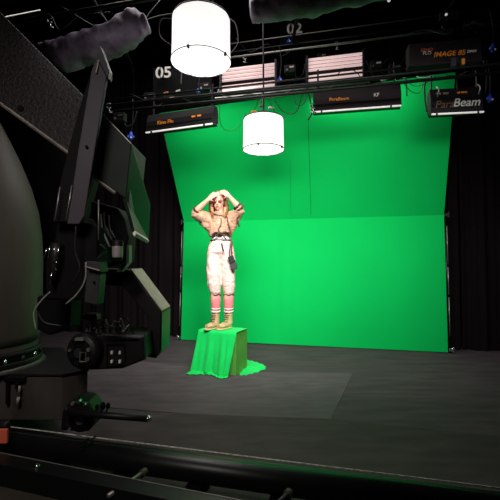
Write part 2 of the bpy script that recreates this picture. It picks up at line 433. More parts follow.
# loose cloth sagging under both upper arms
loft(bm, [pp(209, 229, 0), pp(203, 221.5, -.03), pp(198, 216.5, -.07)], [.045, .055, .045], 12)
loft(bm, [pp(231, 232, .02), pp(234, 226, -.02), pp(237, 218, -.06)], [.03, .04, .04], 12)
remeshed('jacket', bm, M['khaki'], root, .008, 3, .014, 13)
bm = bmesh.new(); cc = pp(220, 213.8, -.012)
loft(bm, [cc + Vector((math.cos(t) * .082, math.sin(t) * .080, .014 * math.sin(t) + .012 * math.cos(3 * t))) for t in [2 * PI * k / 24 for k in range(25)]], .026, 10)
remeshed('collar', bm, M['khaki'], root, .006, 2, .014, 30)
# gathered ties and front opening
bm = bmesh.new()
loft(bm, curve_pts([pp(212, 235, -.12), pp(216, 232.4, -.15), pp(220.5, 233.8, -.155), pp(225, 232, -.15), pp(230.5, 233.8, -.11)]), .010, 8)
loft(bm, curve_pts([pp(220, 233, -.16), pp(218.6, 229, -.15), pp(221, 224, -.14), pp(221, 218, -.12)]), .0055, 6)
loft(bm, curve_pts([pp(221, 233.5, -.165), pp(224, 236.5, -.16), pp(226, 239.5, -.14)]), .008, 6)
loft(bm, curve_pts([pp(219, 233.8, -.165), pp(214.5, 236.6, -.15), pp(212, 238.4, -.12)]), .008, 6)
ball(bm, pp(220.4, 233.2, -.165), (.022, .016, .018), 10)
fin('waist_tie', bm, M['khaki_dark'], root, True)
bm = bmesh.new()
for k, t in enumerate((.02, .22)):
    p = RE.lerp(RW, t); d = (RW - RE).normalized(); loft(bm, [p, p + d * .022], .072 - k * .012, 16)
loft(bm, curve_pts([RE + Vector((.01, -.02, -.05)), pp(237, 219, -.1), pp(238.3, 223, -.1), pp(239.3, 227, -.09)]), .010, 6)
fin('elbow_strap', bm, M['khaki_dark'], root, True)
bm = bmesh.new(); d = (LW - LE).normalized(); loft(bm, [LE.lerp(LW, .12), LE.lerp(LW, .12) + d * .02], .057, 16)
loft(bm, [LE + Vector((-.0, -.02, -.07)), pp(199, 220.5, -.1), pp(202, 222.5, -.07)], [.012, .02, .008], 8)
fin('cuff', bm, M['khaki_dark'], root, True)
# shirt
bm = bmesh.new(); loft(bm, [pp(220.7, 242), pp(220.6, 238), pp(220.5, 234)], [(.128, .10), (.122, .098), (.13, .10)], 24); fin('shirt', bm, M['shirt'], root, True)
# trousers
bm = bmesh.new()
loft(bm, [pp(220.7, 240.2), pp(220.8, 244), pp(221, 252), pp(221, 259)], [(.130, .105), (.150, .118), (.172, .128), (.13, .07)], 24)
loft(bm, [pp(214.8, 252), pp(214, 262, -.01), pp(213.6, 274, -.02), pp(214.2, 285, -.02), pp(215.3, 291.5, -.01), pp(215.8, 295.2, 0)], [.098, .098, .092, .088, .076, .056], 20)
loft(bm, [pp(227, 252), pp(228, 262, -.01), pp(228.6, 274, -.02), pp(228.7, 285, -.02), pp(228.7, 291.5, -.01), pp(228.7, 295.2, 0)], [.098, .096, .088, .084, .074, .056], 20)
remeshed('trousers', bm, M['pants'], root, .008, 4, .015, 9)
bm = bmesh.new(); loft(bm, [pp(220.7, 241.2), pp(220.7, 239.8)], [(.134, .108), (.134, .108)], 24); fin('waistband', bm, M['khaki_dark'], root, True)
for cx in (215.8, 228.8):
    bm = bmesh.new(); cc = pp(cx, 294.5, 0)
    loft(bm, [cc + Vector((math.cos(t) * .064, math.sin(t) * .066, .007 * math.sin(5 * t))) for t in [2 * PI * k / 30 for k in range(31)]], .009, 8)
    fin('trouser_cuff', bm, M['khaki_dark'], root, True)
    lab = bmesh.new(); ax = cx - .2
    loft(lab, [pp(cx, 293.5, 0), pp(ax, 300, .0), pp(ax, 306, .01), pp(ax, 314, .02)], [.064, .066, .060, .048], 18); s_ = fin('sock', lab, M['sock'], root, True)
    for yy in (307.5, 310.5):
        b2 = bmesh.new(); loft(b2, [pp(ax, yy, .012), pp(ax, yy + 1.4, .014)], [.062, .060], 18); fin('sock_band', b2, M['sock_white'], s_, True)
# pocket flap with zip on her hip
bm = bmesh.new(); loft(bm, [pp(221.6, 243, -.135), pp(223.3, 251, -.155)], [.009, .011], 6); fin('zip', bm, M['khaki_dark'], root, True)
# boots
for (ax, tx, hx) in ((215.3, 206.5, 218), (228.5, 218.5, 230.5)):
    bm = bmesh.new()
    ank = pp(ax, 313, .02); heel = pp(hx - .8, 325.0, .03); toe = pp(tx, 326.4, -.12); mid = heel.lerp(toe, .5)
    loft(bm, [ank, pp(ax, 318, .02), pp(ax + .4, 323.5, .02)], [(.056, .056), (.052, .054), (.052, .05)], 16)
    loft(bm, [heel + Vector((0, 0, .004)), heel.lerp(toe, .35) + Vector((0, 0, .012)), heel.lerp(toe, .75) + Vector((0, 0, -.002)), toe], [(.038, .036), (.045, .045), (.046, .034), (.034, .024)], 16, up=(toe - heel).cross(Vector((0, 0, 1))))
    b_ = remeshed('boot', bm, M['boot'], root, .007, 3, .006, 40)
    bm = bmesh.new(); zt = BH + .012
    loft(bm, [Vector((p.x, p.y, zt + .011)) for p in (heel.lerp(toe, -.15), heel, heel.lerp(toe, .4), heel.lerp(toe, .8), toe, heel.lerp(toe, 1.14))], [(.02, .012), (.040, .014), (.040, .013), (.048, .013), (.042, .013), (.016, .010)], 14, up=(toe - heel).cross(Vector((0, 0, 1))))
    fin('sole', bm, M['sole'], b_, True)
    bm = bmesh.new()
    for k in range(5):
        p = pp(ax - 1.1 - .5 * k, 313.5 + k * 2.1, -.032 - .012 * k); loft(bm, [p + Vector((-.028, .01, .004)), p + Vector((0, -.008, 0)), p + Vector((.028, .01, .004))], .004, 6)
    fin('laces', bm, M['khaki_dark'], b_, True)
# bag
bag = thing('shoulder_bag', 'small black leather pouch hanging on a strap at the person\'s hip', 'bag', pp(232, 262, -.13))
bm = bmesh.new(); prism(bm, [pp(x, y, -.16) for x, y in ((227.6, 257.5), (232.6, 255.2), (237.6, 266.5), (236.5, 269.3), (231.5, 270.5))], (0, .05, 0)); fin('pouch', bm, M['leather'], bag, bevel=.008)
bm = bmesh.new(); prism(bm, [pp(x, y, -.172) for x, y in ((227.4, 257.3), (232.8, 254.9), (235.4, 261.2), (230, 263.6))], (0, .012, 0)); fin('flap', bm, M['rig'], bag, bevel=.004)
bm = bmesh.new(); loft(bm, curve_pts([pp(229.5, 257, -.15), pp(229.5, 251, -.15), pp(231, 243, -.13), pp(231, 234, -.12), pp(228.5, 224, -.13), pp(227, 216, -.10)]), .007, 6)
loft(bm, curve_pts([pp(232, 256, -.15), pp(231.5, 250, -.155), pp(232.5, 242, -.13)]), .009, 6); fin('strap', bm, M['leather_brown'], bag, True)

# ================================================================ LANTERNS
def lantern(cx, by, wpx, Y, hgt, label):
    c = at(cx, by, Y); r = wpx / 2 / F * Y * .985
    t = thing('paper_lantern', label, 'lantern', c)
    bm = bmesh.new(); fn = lambda i, th: 1 + .006 * math.cos(12 * th)
    loft(bm, [c + Vector((0, 0, z)) for z in (0, hgt * .25, hgt * .5, hgt * .75, hgt)], [r, r * .985, r * .975, r * .975, r * .97], 48, cap=False, fn=fn)
    fin('cloth_skirt', bm, M['lantern'], t, True)
    bm = bmesh.new(); bmesh.ops.create_circle(bm, cap_ends=True, segments=48, radius=r * .99, matrix=Matrix.Translation(c + Vector((0, 0, .004)))); fin('bottom_diffuser', bm, M['lantern_low'], t)
    def hoop(z, rr, th, nm):
        bm = bmesh.new(); loft(bm, [c + Vector((math.cos(a) * rr, math.sin(a) * rr, z)) for a in [2 * PI * k / 48 for k in range(49)]], th, 6); return fin(nm, bm, M['cable'], t, True)
    hoop(.004, r * 1.012, .005 * Y / 4.4, 'hoop'); hoop(hgt, r * .975, .007, 'hoop')
    for a in (-1.85, -.55):
        bm = bmesh.new(); box(bm, c + Vector((math.cos(a) * r, math.sin(a) * r, .0)), (.022, .018, .03), a); fin('clip', bm, M['rig'], t)
    bm = bmesh.new(); loft(bm, [c + Vector((0, 0, hgt)), c + Vector((0, 0, hgt + .03)), c + Vector((0, 0, hgt + .09)), c + Vector((0, 0, hgt + .12))], [r * .97, r * .8, r * .3, r * .12], 32); fin('top_cover', bm, M['rig'], t, True)
    for a in (.4, 2.5, 4.4):
        bm = bmesh.new(); loft(bm, [c + Vector((math.cos(a) * r * .9, math.sin(a) * r * .9, hgt)), c + Vector((0, 0, hgt + .42))], .004, 5); fin('hanger_wire', bm, M['cable'], t)
    bm = bmesh.new(); loft(bm, [c + Vector((0, 0, hgt + .1)), c + Vector((0, 0, 6.15 - c.z))], .012, 8); fin('drop_pipe', bm, M['rig'], t)
    l = bpy.data.lights.new('lantern_light', 'AREA'); l.shape = 'DISK'; l.size = r * 1.7; l.energy = 12 if Y < 4.5 else 8; l.color = (1, .96, .93)
    lo = bpy.data.objects.new('lantern_light', l); C.objects.link(lo); lo.location = c - Vector((0, 0, .02)); 
    return t, c, r
L1, l1c, l1r = lantern(201, 62.5, 61, 3.74, .435, 'larger glowing white cylinder lantern near the top of the photo')
L2, l2c, l2r = lantern(263.5, 150, 42, 5.0, .41, 'smaller glowing white cylinder lantern hanging before the green screen')
cable('power_cable', [l1c + Vector((l1r, 0, .45)), at(236, 25, 3.74), at(238, 42, 3.74), at(231, 53, 3.7)], .004, M['cable_grey'], L1)
cable('power_cable', [l1c + Vector((-l1r, 0, .45)), at(161, 20, 3.74), at(160, 36, 3.74), at(172, 46, 3.7)], .005, M['cable'], L1)
# bits on top of the small lantern
for x, y, m in ((254, 110, 'orange'), (271, 106, 'white'), (262, 104, 'alu')):
    bm = bmesh.new(); box(bm, at(x, y + 2, 5.08), (.07, .04, .03), .3); fin('connector', bm, M[m], L2, bevel=.005)

# ================================================================ OVERHEAD
def pipe(px0, py0, Y0, px1, r, label, rot=-.228, m='pipe', name='rigging_pipe', z1=None):
    p = at(px0, py0, Y0); t = ulen(p, px1, rot)
    q = Vector((p.x + math.cos(rot) * t, p.y + math.sin(rot) * t, p.z if z1 is None else z1))
    bm = bmesh.new(); loft(bm, [p, q], r, 10); return tag(fin(name, bm, M[m], None, True), label, 'pipe'), p, q
pipe(100, 113, 4.9, 560, .018, 'dark overhead pipe the long black light boxes hang from')
pipe(90, 109, 5.3, 545, .018, 'thin dark overhead pipe just above the light hanging pipe')
pipe(110, 100, 5.15, 550, .012, 'slim dark overhead pipe crossing the gap in the fluorescent banks')
pipe(196, 62, 5.6, 540, .014, 'thin pinkish overhead pipe running under the number 02 sign', m='alu')
pipe(210, 55, 5.8, 540, .010, 'thinnest pale overhead pipe running above the fluorescent banks', m='pipe')
pipe(-30, 30, 4.0, 380, .02, 'dark overhead pipe the black cloth bundles hang from')
for k, (x, y, x1) in enumerate(((40, 3, 5.2), (130, -20, 4.6))):
    pass
pipe(100, 106, 4.6, 560, .012, 'slim dark overhead pipe nearest the camera above the box lights')
pipe(215, 98, 5.6, 372, .009, 'short pale pipe under the two fluorescent banks', m='alu')
pipe(200, 48, 6.0, 540, .008, 'faint thin pipe just under the number 02 sign', m='alu')
pipe(-20, 60, 3.6, 70, .012, 'faint pipe behind the left part of the camera arm')
# fore-aft pipes of the grid
for px, lab in ((120, 'dark fore and aft grid pipe left of the larger lantern'), (292, 'dark fore and aft grid pipe by the number 02 sign'), (420, 'dark fore and aft grid pipe above the orange lettered light')):
    a = at(px, 62, 5.6); bm = bmesh.new(); loft(bm, [Vector((a.x, 2.4, a.z + .25)), Vector((a.x, 6.4, a.z + .25))], .024, 8); tag(fin('grid_pipe', bm, M['rig'], None, True), lab, 'pipe')

for (x0, y0, x1, y1, Y, txt, tx, ty, sz, lab) in ((152, 67, 213, 100, 5.75, '05', 163.5, 73, .235, 'wide black overhead panel with white stencilled number 05'), (280, 22, 312, 46, 5.95, '02', 294.5, 29, .225, 'small black overhead panel with white stencilled number 02')):
    a, b = at(x0, y1, Y), at(x1, y0, Y)
    t = thing('number_sign', lab, 'sign', ((a.x + b.x) / 2, Y, a.z))
    bm = bmesh.new(); box(bm, ((a.x + b.x) / 2, Y, (a.z + b.z) / 2), (b.x - a.x, .04, b.z - a.z), -.1); fin('backing', bm, M['rig_dark'], t, bevel=.01)
    text_mesh('numerals', txt, sz, at(tx, ty, Y - .12), -.12, M['white'], t, bold=.004, sx=1.08)
    for yy in (ty - 4.6, ty + 4.6):
        bm = bmesh.new(); box(bm, at(tx - 3.4, yy, Y - .14), (.012, .006, .07)); fin('stencil_gap', bm, M['rig_dark'], t)
    bm = bmesh.new(); box(bm, at(tx, ty, Y - .06), (.02, .1, .06)); fin('standoff', bm, M['rig_dark'], t)

# fluorescent tube banks
def bank(px0, px1, ybot, Y, rows, label, h=.29, tubes=4):
    p = at(px0, ybot, Y); L = ulen(p, px1); rot = -.228
    t = thing('fluorescent_bank', label, 'light fixture', p, 'open fluorescent banks over the screen')
    ex = Vector((UX, UY, 0)); ey = Vector((-UY, UX, 0))
    bm = bmesh.new(); box(bm, p + ex * L / 2 + ey * .12 + Vector((0, 0, h / 2)), (L + .06, .04, h + .05), rot); fin('housing', bm, M['fixture'], t, bevel=.008)
    for r0, cnt in rows:
        for k in range(cnt):
            z = h * r0 + k * h * .145
            bm = bmesh.new(); loft(bm, [p + ex * .02 + Vector((0, 0, z)) + ey * .05, p + ex * (L - .02) + Vector((0, 0, z)) + ey * .05], h * .056, 10); fin('tube', bm, M['tube_lamp'], t, True)
    for e in (0, L):
        bm = bmesh.new(); box(bm, p + ex * e + ey * .05 + Vector((0, 0, h / 2)), (.03, .1, h + .04), rot); fin('end_cap', bm, M['rig'], t, bevel=.004)
    return t
bank(220, 276, 91, 5.5, ((.06, 2), (.48, 4)), 'fluorescent tube bank between the two lanterns', .36)
bank(307, 366, 80.5, 5.5, ((.06, 2), (.48, 4)), 'fluorescent tube bank right of the number 02 sign', .36)

# long black box lights with a bright slit
def slit_light(px0, py0, px1, Y, h, label, rot=-.228, face='fixture'):
    p = at(px0, py0, Y); L = ulen(p, px1, rot); ex = Vector((math.cos(rot), math.sin(rot), 0)); ey = Vector((-ex.y, ex.x, 0))
    t = thing('strip_light', label, 'light fixture', p)
    bm = bmesh.new(); hz = h
    prof = [(0, .03), (0, hz * .6), (.04, hz), (.12, hz), (.15, hz * .7), (.15, .06)]
    prism(bm, [p + ey * a + Vector((0, 0, b)) for a, b in prof], ex * L); fin('housing', bm, M[face], t, bevel=.008)
    bm = bmesh.new(); box(bm, p + ex * L / 2 + ey * .06 + Vector((0, 0, .03)), (L, .12, .02), rot); fin('bottom_frame', bm, M['rig'], t)
    bm = bmesh.new(); box(bm, p + ex * L / 2 - ey * .012 + Vector((0, 0, .012)), (L * .985, .02, .016), rot); fin('bright_strip', bm, M['strip'], t)
    for f in (.1, .88):
        bm = bmesh.new(); box(bm, p + ex * L * f - ey * .02 + Vector((0, 0, .014)), (.02, .02, .05), rot); fin('clip', bm, M['rig'], t)
    for f in (.06, .94):
        bm = bmesh.new(); loft(bm, curve_pts([p + ex * L * f + ey * .08 + Vector((0, 0, hz)), p + ex * L * f + ey * .08 + Vector((0, 0, hz + .12)), p + ex * L * f + ey * .1 + Vector((0, 0, hz + .3))]), .012, 6); fin('hanging_bracket', bm, M['rig'], t)
    bm = bmesh.new(); box(bm, p + ex * L / 2 - ey * .004 + Vector((0, 0, hz * .33)), (L * .96, .012, .014), rot); fin('seam_strip', bm, M['rig_dark'], t)
    return t, p, L, ex, ey
tA, p, L, ex, ey = slit_light(146, 134, 213, 4.9, .26, 'black box light with a bright slit at the left end of the row', -.34)
text_mesh('maker_mark', 'Kino Flo', .07, p + ex * L * .3 - ey * .004 + Vector((0, 0, .12)), -.34, M['orange'], tA)
for f in (.72, .80):
    bm = bmesh.new(); box(bm, p + ex * L * f - ey * .003 + Vector((0, 0, .14)), (.05, .01, .02), -.34); fin('sticker', bm, M['orange'], tA)
tB, p, L, ex, ey = slit_light(313, 113.5, 404, 4.7, .30, 'long black box light with a bright slit in the middle of the row', -.19, 'fixture_brown')
text_mesh('maker_mark', 'ParaBeam', .06, p + ex * L * .30 - ey * -.004 + Vector((0, -.02, .15)), -.19, M['orange'], tB)
text_mesh('maker_mark', 'KF', .06, p + ex * L * .72 - ey * -.004 + Vector((0, -.02, .165)), -.19, M['white'], tB)
bm = bmesh.new(); loft(bm, [p + ex * .02 + ey * .05 + Vector((0, 0, .315)), p + ex * (L - .02) + ey * .05 + Vector((0, 0, .315))], .01, 6); fin('top_rail', bm, M['alu'], tB)
tC, p, L, ex, ey = slit_light(431, 115.8, 487, 4.5, .34, 'black light with large white italic lettering hanging right of the screen corner', -.13)
text_mesh('lettering', 'Beam', .138, p + ex * L * .67 - ey * .012 + Vector((0, 0, .135)), -.13, M['white'], tC, bold=.0015, ital=.25, sx=.98)
text_mesh('lettering', 'Para', .125, p + ex * L * .255 - ey * .010 + Vector((0, 0, .125)), -.13, mat('brown_outline', (92, 66, 44)), tC, bold=.001, ital=.25)
for f in (.16, .3, .55, .62, .68):
    bm = bmesh.new(); box(bm, p + ex * L * f + ey * .02 + Vector((0, 0, .27)), (.03 if f > .5 else .06, .02, .022), -.13); fin('sticker', bm, M['orange' if f > .5 else 'alu'], tC)
for f in (.12, .9):
    bm = bmesh.new(); loft(bm, curve_pts([p + ex * L * f + Vector((0, -.01, .22)), p + ex * L * f + Vector((0, -.05, .29)), p + ex * L * f + Vector((0, 0, .35))]), .009, 6); fin('handle', bm, M['alu'], tC, True)
cable('yoke', [at(427, 112, 4.45), at(425, 98, 4.45), at(426, 81, 4.45), at(440, 78, 4.45), at(453, 76, 4.45), at(457, 80, 4.45), at(457, 92, 4.5)], .010, M['pipe'], tC)
# IMAGE 85
p = at(409, 67, 4.0); rot = -.16; L = ulen(p, 487, rot); ex = Vector((math.cos(rot), math.sin(rot), 0)); ey = Vector((-ex.y, ex.x, 0))
tI = thing('studio_light', 'wide brown black studio light with orange lettering on its front', 'light fixture', p)
bm = bmesh.new(); box(bm, p + ex * L / 2 + ey * .07 + Vector((0, 0, .13)), (L, .14, .25), rot); fin('housing', bm, M['fixture_brown'], tI, bevel=.012)
bm = bmesh.new(); box(bm, p + ex * L * .62 - ey * .004 + Vector((0, 0, .13)), (L * .52, .012, .18), rot); fin('front_panel', bm, M['fixture'], tI, bevel=.004)
text_mesh('lettering', 'IMAGE 85', .074, p + ex * L * .55 - ey * .016 + Vector((0, 0, .10)), rot, M['orange'], tI, bold=.0012, ital=.2, sx=1.0)
text_mesh('lettering', 'DMX', .04, p + ex * L * .85 - ey * .016 + Vector((0, 0, .105)), rot, M['white'], tI, bold=.001, ital=.2)
for z, w in ((.165, 'KINO'), (.13, 'FLO')): text_mesh('maker_mark', w, .048, p + ex * L * .25 - ey * .008 + Vector((0, 0, z)), rot, M['white' if w == 'FLO' else 'red'], tI)
bm = bmesh.new(); box(bm, p + ex * L * .60 - ey * .02 + Vector((0, 0, -.0)), (.05, .03, .09), rot); fin('switch_box', bm, M['bar'], tI)
bm = bmesh.new(); box(bm, p + ex * L * .73 - ey * .02 + Vector((0, 0, .0)), (.03, .03, .06), rot); fin('lamp_tag', bm, M['orange'], tI)

# blue safety plugs and clamps
for x, y, Y, w in ((493, 48, 4.3, 'blue plug right of the orange lettered light'), (490, 98, 4.4, 'blue plug beside the white lettered light'), (198, 91, 5.2, 'blue plug below the larger lantern'), (131, 136, 4.8, 'blue plug at the left end of the light row'), (280, 79, 5.2, 'blue plug right of the left fluorescent bank'), (289, 41, 5.6, 'blue plug under the number 02 sign')):
    c = at(x, y, Y); t = thing('cable_plug', w, 'plug', c); k = 1 if Y < 5 else .7
    bm = bmesh.new(); loft(bm, [c + Vector((0, 0, -.05 * k)), c + Vector((0, 0, 0)), c + Vector((0, 0, .05 * k))], [.022 * k, .030 * k, .014 * k], 10); fin('plug_body', bm, M['blue'], t, True)
    bm = bmesh.new(); box(bm, c + Vector((0, 0, -.01)), (.085 * k, .03, .022), .3); fin('plug_wing', bm, M['blue'], t)
    cable('cord', [c + Vector((0, 0, .04)), c + Vector((.02, .02, .25)), c + Vector((0, .05, .5))], .005, M['cable'], t)
    bm = bmesh.new(); ball(bm, c + Vector((.01, -.03, -.03 * k)), (.012,) * 3, 8); fin('plug_pin', bm, M['white'], t)
for x, y, Y, w in ((245, 57, 5.5, 'left of the number 02 sign'), (337, 44, 5.5, 'above the right fluorescent bank'), (444, 27, 5.2, 'above the orange lettered light'), (313, 106, 4.65, 'at the left end of the long middle box light'), (356, 90, 4.7, 'on top of the long middle box light'), (109, 106, 4.6, 'above the slanted end of the camera arm'), (50, 20, 3.9, 'over the left black cloth bundle')):
    c = at(x, y, Y); t = thing('pipe_clamp', 'small metal pipe clamp ' + w, 'clamp', c)
    bm = bmesh.new(); loft(bm, [c + Vector((math.cos(a) * .03, 0, math.sin(a) * .03)) for a in [.6 + 5 * k / 12 for k in range(13)]], .009, 6); fin('jaw', bm, M['alu'], t, True)
    bm = bmesh.new(); loft(bm, [c + Vector((0, 0, -.03)), c + Vector((.01, 0, -.08))], .008, 6); loft(bm, [c + Vector((-.03, 0, -.075)), c + Vector((.04, 0, -.08))], .006, 6); fin('wing_bolt', bm, M['chrome'], t, True)
c = at(447, 14, 4.6); t = thing('wall_bracket_lamp', 'small dark overhead fitting with a bright bulb above the orange lettered light', 'fixture', c)
bm = bmesh.new(); box(bm, c + Vector((.04, .03, 0)), (.22, .06, .10), -.2); fin('housing', bm, M['fixture_brown'], t, bevel=.006)
bm = bmesh.new(); ball(bm, c + Vector((-.02, -.02, -.02)), (.016,) * 3, 10); fin('bulb', bm, M['strip'], t, True)
bm = bmesh.new(); ball(bm, at(389, 0.5, 4.2), (.018,) * 3, 10); tag(fin('indicator_bulb', bm, M['strip'], None, True), 'tiny bright bulb at the top edge right of the black cloth', 'bulb')

# dangling cables
def drape(pts, r=.005, m='cable', label='', name='hanging_cable'):
    tag(cable(name, [at(x, y, Y) for x, y, Y in pts], r, M[m]), label, 'cable')
drape([(274, 100, 5.1), (284, 112, 5.1), (296, 112, 5.0), (303, 92, 4.9)], .006, label='thin cable looping right of the smaller lantern')
drape([(219, 100, 5.1), (221, 125, 5.1), (232, 131, 5.1), (243, 122, 5.1), (246, 114, 5.1)], .004, label='thin cable looping left of the smaller lantern')
drape([(292, 88, 4.9), (296, 104, 4.9), (304, 103, 4.8), (309, 84, 4.8)], .005, label='small cable loop left of the long middle box light')
drape([(306, 84, 4.7), (310, 100, 4.7), (312, 112, 4.7), (308, 120, 4.7)], .01, label='thick cable at the left end of the middle box light')
drape([(404, 84, 4.6), (412, 92, 4.6), (420, 92, 4.6), (424, 80, 4.6)], .005, label='cable loop between middle box light and white lettered light')
drape([(406, 76, 4.6), (407, 96, 4.6)], .009, label='short cable at the right end of the middle box light')
drape([(404, 78, 4.5), (414, 86, 4.5), (426, 83, 4.5), (436, 76, 4.5)], .004, label='shallow cable loop under the orange lettered light')
drape([(366, 60, 4.9), (373, 76, 4.9), (384, 80, 4.9), (392, 64, 4.9)], .007, label='cable loop right of the right fluorescent bank')
drape([(338, 74, 5.0), (345, 68, 5.0), (356, 72, 5.0), (364, 82, 5.0)], .006, label='cable crossing the right fluorescent bank')
drape([(484, 60, 4.2), (487, 75, 4.3), (486, 95, 4.4)], .012, label='thick cable between the two blue plugs at the right edge')
drape([(100, 12, 3.9), (120, 40, 3.9), (133, 72, 4.3), (132, 130, 4.6)], .004, label='thin cable falling from the left cloth bundle to a blue plug')
drape([(160, 0, 4.2), (146, 18, 4.2), (142, 34, 4.2)], .005, 'cable_grey', label='grey cable at the right end of the left cloth bundle')
drape([(60, 6, 3.9), (110, 30, 4.2), (170, 14, 4.4), (230, 24, 4.4)], .006, 'cable', label='dark cable swagged behind the larger lantern')
drape([(185, 62, 5.0), (182, 70, 5.0), (181, 84, 5.0)], .006, 'alu', label='pale short cable below the larger lantern')
for x, y, c_ in ((166, 93, 'orange'), (178, 91, 'white'), (172, 98, 'alu')):
    bm = bmesh.new(); box(bm, at(x, y, 5.3), (.07, .03, .02), 0, 0, random.uniform(-.5, .5)); tag(fin('cable_label', bm, M[c_], None, bevel=.004), {'orange': 'orange', 'white': 'white', 'alu': 'grey'}[c_] + ' cable tag under the number 05', 'tag')

# small ballasts and junction boxes clipped along the pipes, plus loose wiring
random.seed(21)
BOXES = [(150, 98, 5.2, 'beside the number 05 sign'), (205, 88, 5.3, 'under the larger lantern'), (290, 70, 5.3, 'between the two fluorescent banks'), (376, 66, 5.2, 'right of the right fluorescent bank'),
         (395, 70, 4.9, 'left of the orange lettered light'), (470, 26, 4.9, 'above the right end of the orange lettered light'), (322, 58, 5.9, 'behind the right fluorescent bank top'), (120, 118, 5.0, 'left of the black slit light')]
for x, y, Y, w in BOXES:
    c = at(x, y, Y); t = thing('junction_box', 'small dark electrical box ' + w, 'electrical box', c)
    bm = bmesh.new(); box(bm, c, (.16, .09, .12), -.2); fin('casing', bm, M['fixture'], t, bevel=.01)
    bm = bmesh.new(); box(bm, c + Vector((.02, -.05, .02)), (.06, .012, .02), -.2); fin('sticker', bm, M[random.choice(['orange', 'alu', 'white', 'alu'])], t)
    bm = bmesh.new(); loft(bm, [c + Vector((-.05, -.05, -.02)), c + Vector((-.05, -.03, -.02))], .014, 10); fin('socket', bm, M['alu'], t)
    cable('lead', [c + Vector((.05, 0, -.05)), c + Vector((.1, -.02, -.12)), c + Vector((.18, 0, -.06)), c + Vector((.22, .02, .1))], .006, M['cable'], t)
WIRES = [((130, 94), (150, 101), (172, 96), (200, 104), (214, 98), 'black', 'under the number 05'), ((214, 92), (232, 97), (252, 94), (270, 98), (292, 90), 'grey', 'under the left fluorescent bank'),
         ((300, 84), (322, 90), (345, 82), (368, 86), (392, 78), 'grey', 'under the right fluorescent bank'), ((372, 60), (380, 66), (390, 58), (400, 64), (408, 52), 'black', 'left of the orange lettered light'),
         ((408, 74), (425, 78), (440, 73), (455, 76), (470, 70), 'grey', 'above the white lettered light'), ((236, 38), (250, 52), (268, 44), (280, 56), (292, 50), 'black', 'left of the number 02 sign'),
         ((400, 36), (425, 30), (446, 34), (470, 24), (495, 26), 'grey', 'above the orange lettered light'), ((20, 20), (48, 14), (60, 30), (80, 16), (110, 12), 'black', 'above the left cloth bundle')]
for *pts, c_, w in WIRES:
    Y = 4.8 if pts[0][0] > 100 else 3.4
    drape([(x, y, Y + .05 * (i % 2)) for i, (x, y) in enumerate(pts)], .004, 'cable' if c_ == 'black' else 'cable_grey', c_ + ' wire strung ' + w)
# green bits behind the truss
for x, y in ((378, 58), (386, 54), (393, 58)):
    pass

# black cloth bundles
def bundle(pix_top, pix_bot, Y, label, seed, dep=.35):
    bm = bmesh.new(); n = len(pix_top); T = [at(x, y, Y) for x, y in pix_top]; B = [at(x, y, Y) for x, y in pix_bot]
    T = curve_pts(T, 8); B = curve_pts(B, 8); rings = []
    for i, (a, b) in enumerate(zip(T, B)):
        c = (a + b) / 2; h = (a - b).length / 2; up = (a - b).normalized() if h > 1e-4 else Vector((0, 0, 1)); s = i / (len(T) - 1)
        dd = dep * (.55 + .45 * math.sin(PI * min(1, s * 1.0 + .05)))
        ring = []
        for k in range(28):
            th = 2 * PI * k / 28; nz = noise.noise(Vector((s * 22 + seed, math.cos(th) * 1.3, math.sin(th) * 1.3)))
            f = 1 + .3 * nz; fd = .10 * abs(math.sin(s * 46 + seed + 2.2 * math.sin(th * 1.5) + 2 * nz)) ** .6; nz = nz * 1.6 - fd * 6
            ring.append(bm.verts.new(c + up * (h * math.cos(th) * (1 + .05 * nz)) + Vector((0, -dd * .5 * math.sin(th) * f, 0))))
        rings.append(ring)
    for a, b in zip(rings, rings[1:]):
        for k in range(28): bm.faces.new((a[k], a[(k + 1) % 28], b[(k + 1) % 28], b[k]))
    bm.faces.new(rings[0][::-1]); bm.faces.new(rings[-1])
    return tag(fin('cloth_bundle', bm, M['bag_cloth'], None, True), label, 'cloth')
bundle([(41, 47), (60, 41), (85, 34), (110, 25), (130, 10), (146, 17)], [(44, 53), (62, 70), (84, 63), (115, 55), (138, 42), (150, 30)], 3.5, 'wrinkled black cloth bundle hanging above the slanted camera arm', 1)
bundle([(249, 2), (270, -14), (310, -28), (370, -40), (430, -50)], [(253, 21), (280, 19), (320, 13), (370, 2), (430, -8)], 3.6, 'wrinkled black cloth bundle at the top edge right of the larger lantern', 7)

# ================================================================ MOTION CONTROL RIG
rigc = at(-22, 340, 3.0)
rig = thing('camera_crane', 'huge dark motion control camera crane with column and angled arms on a rail carriage', 'camera crane', (rigc.x, rigc.y, .25))
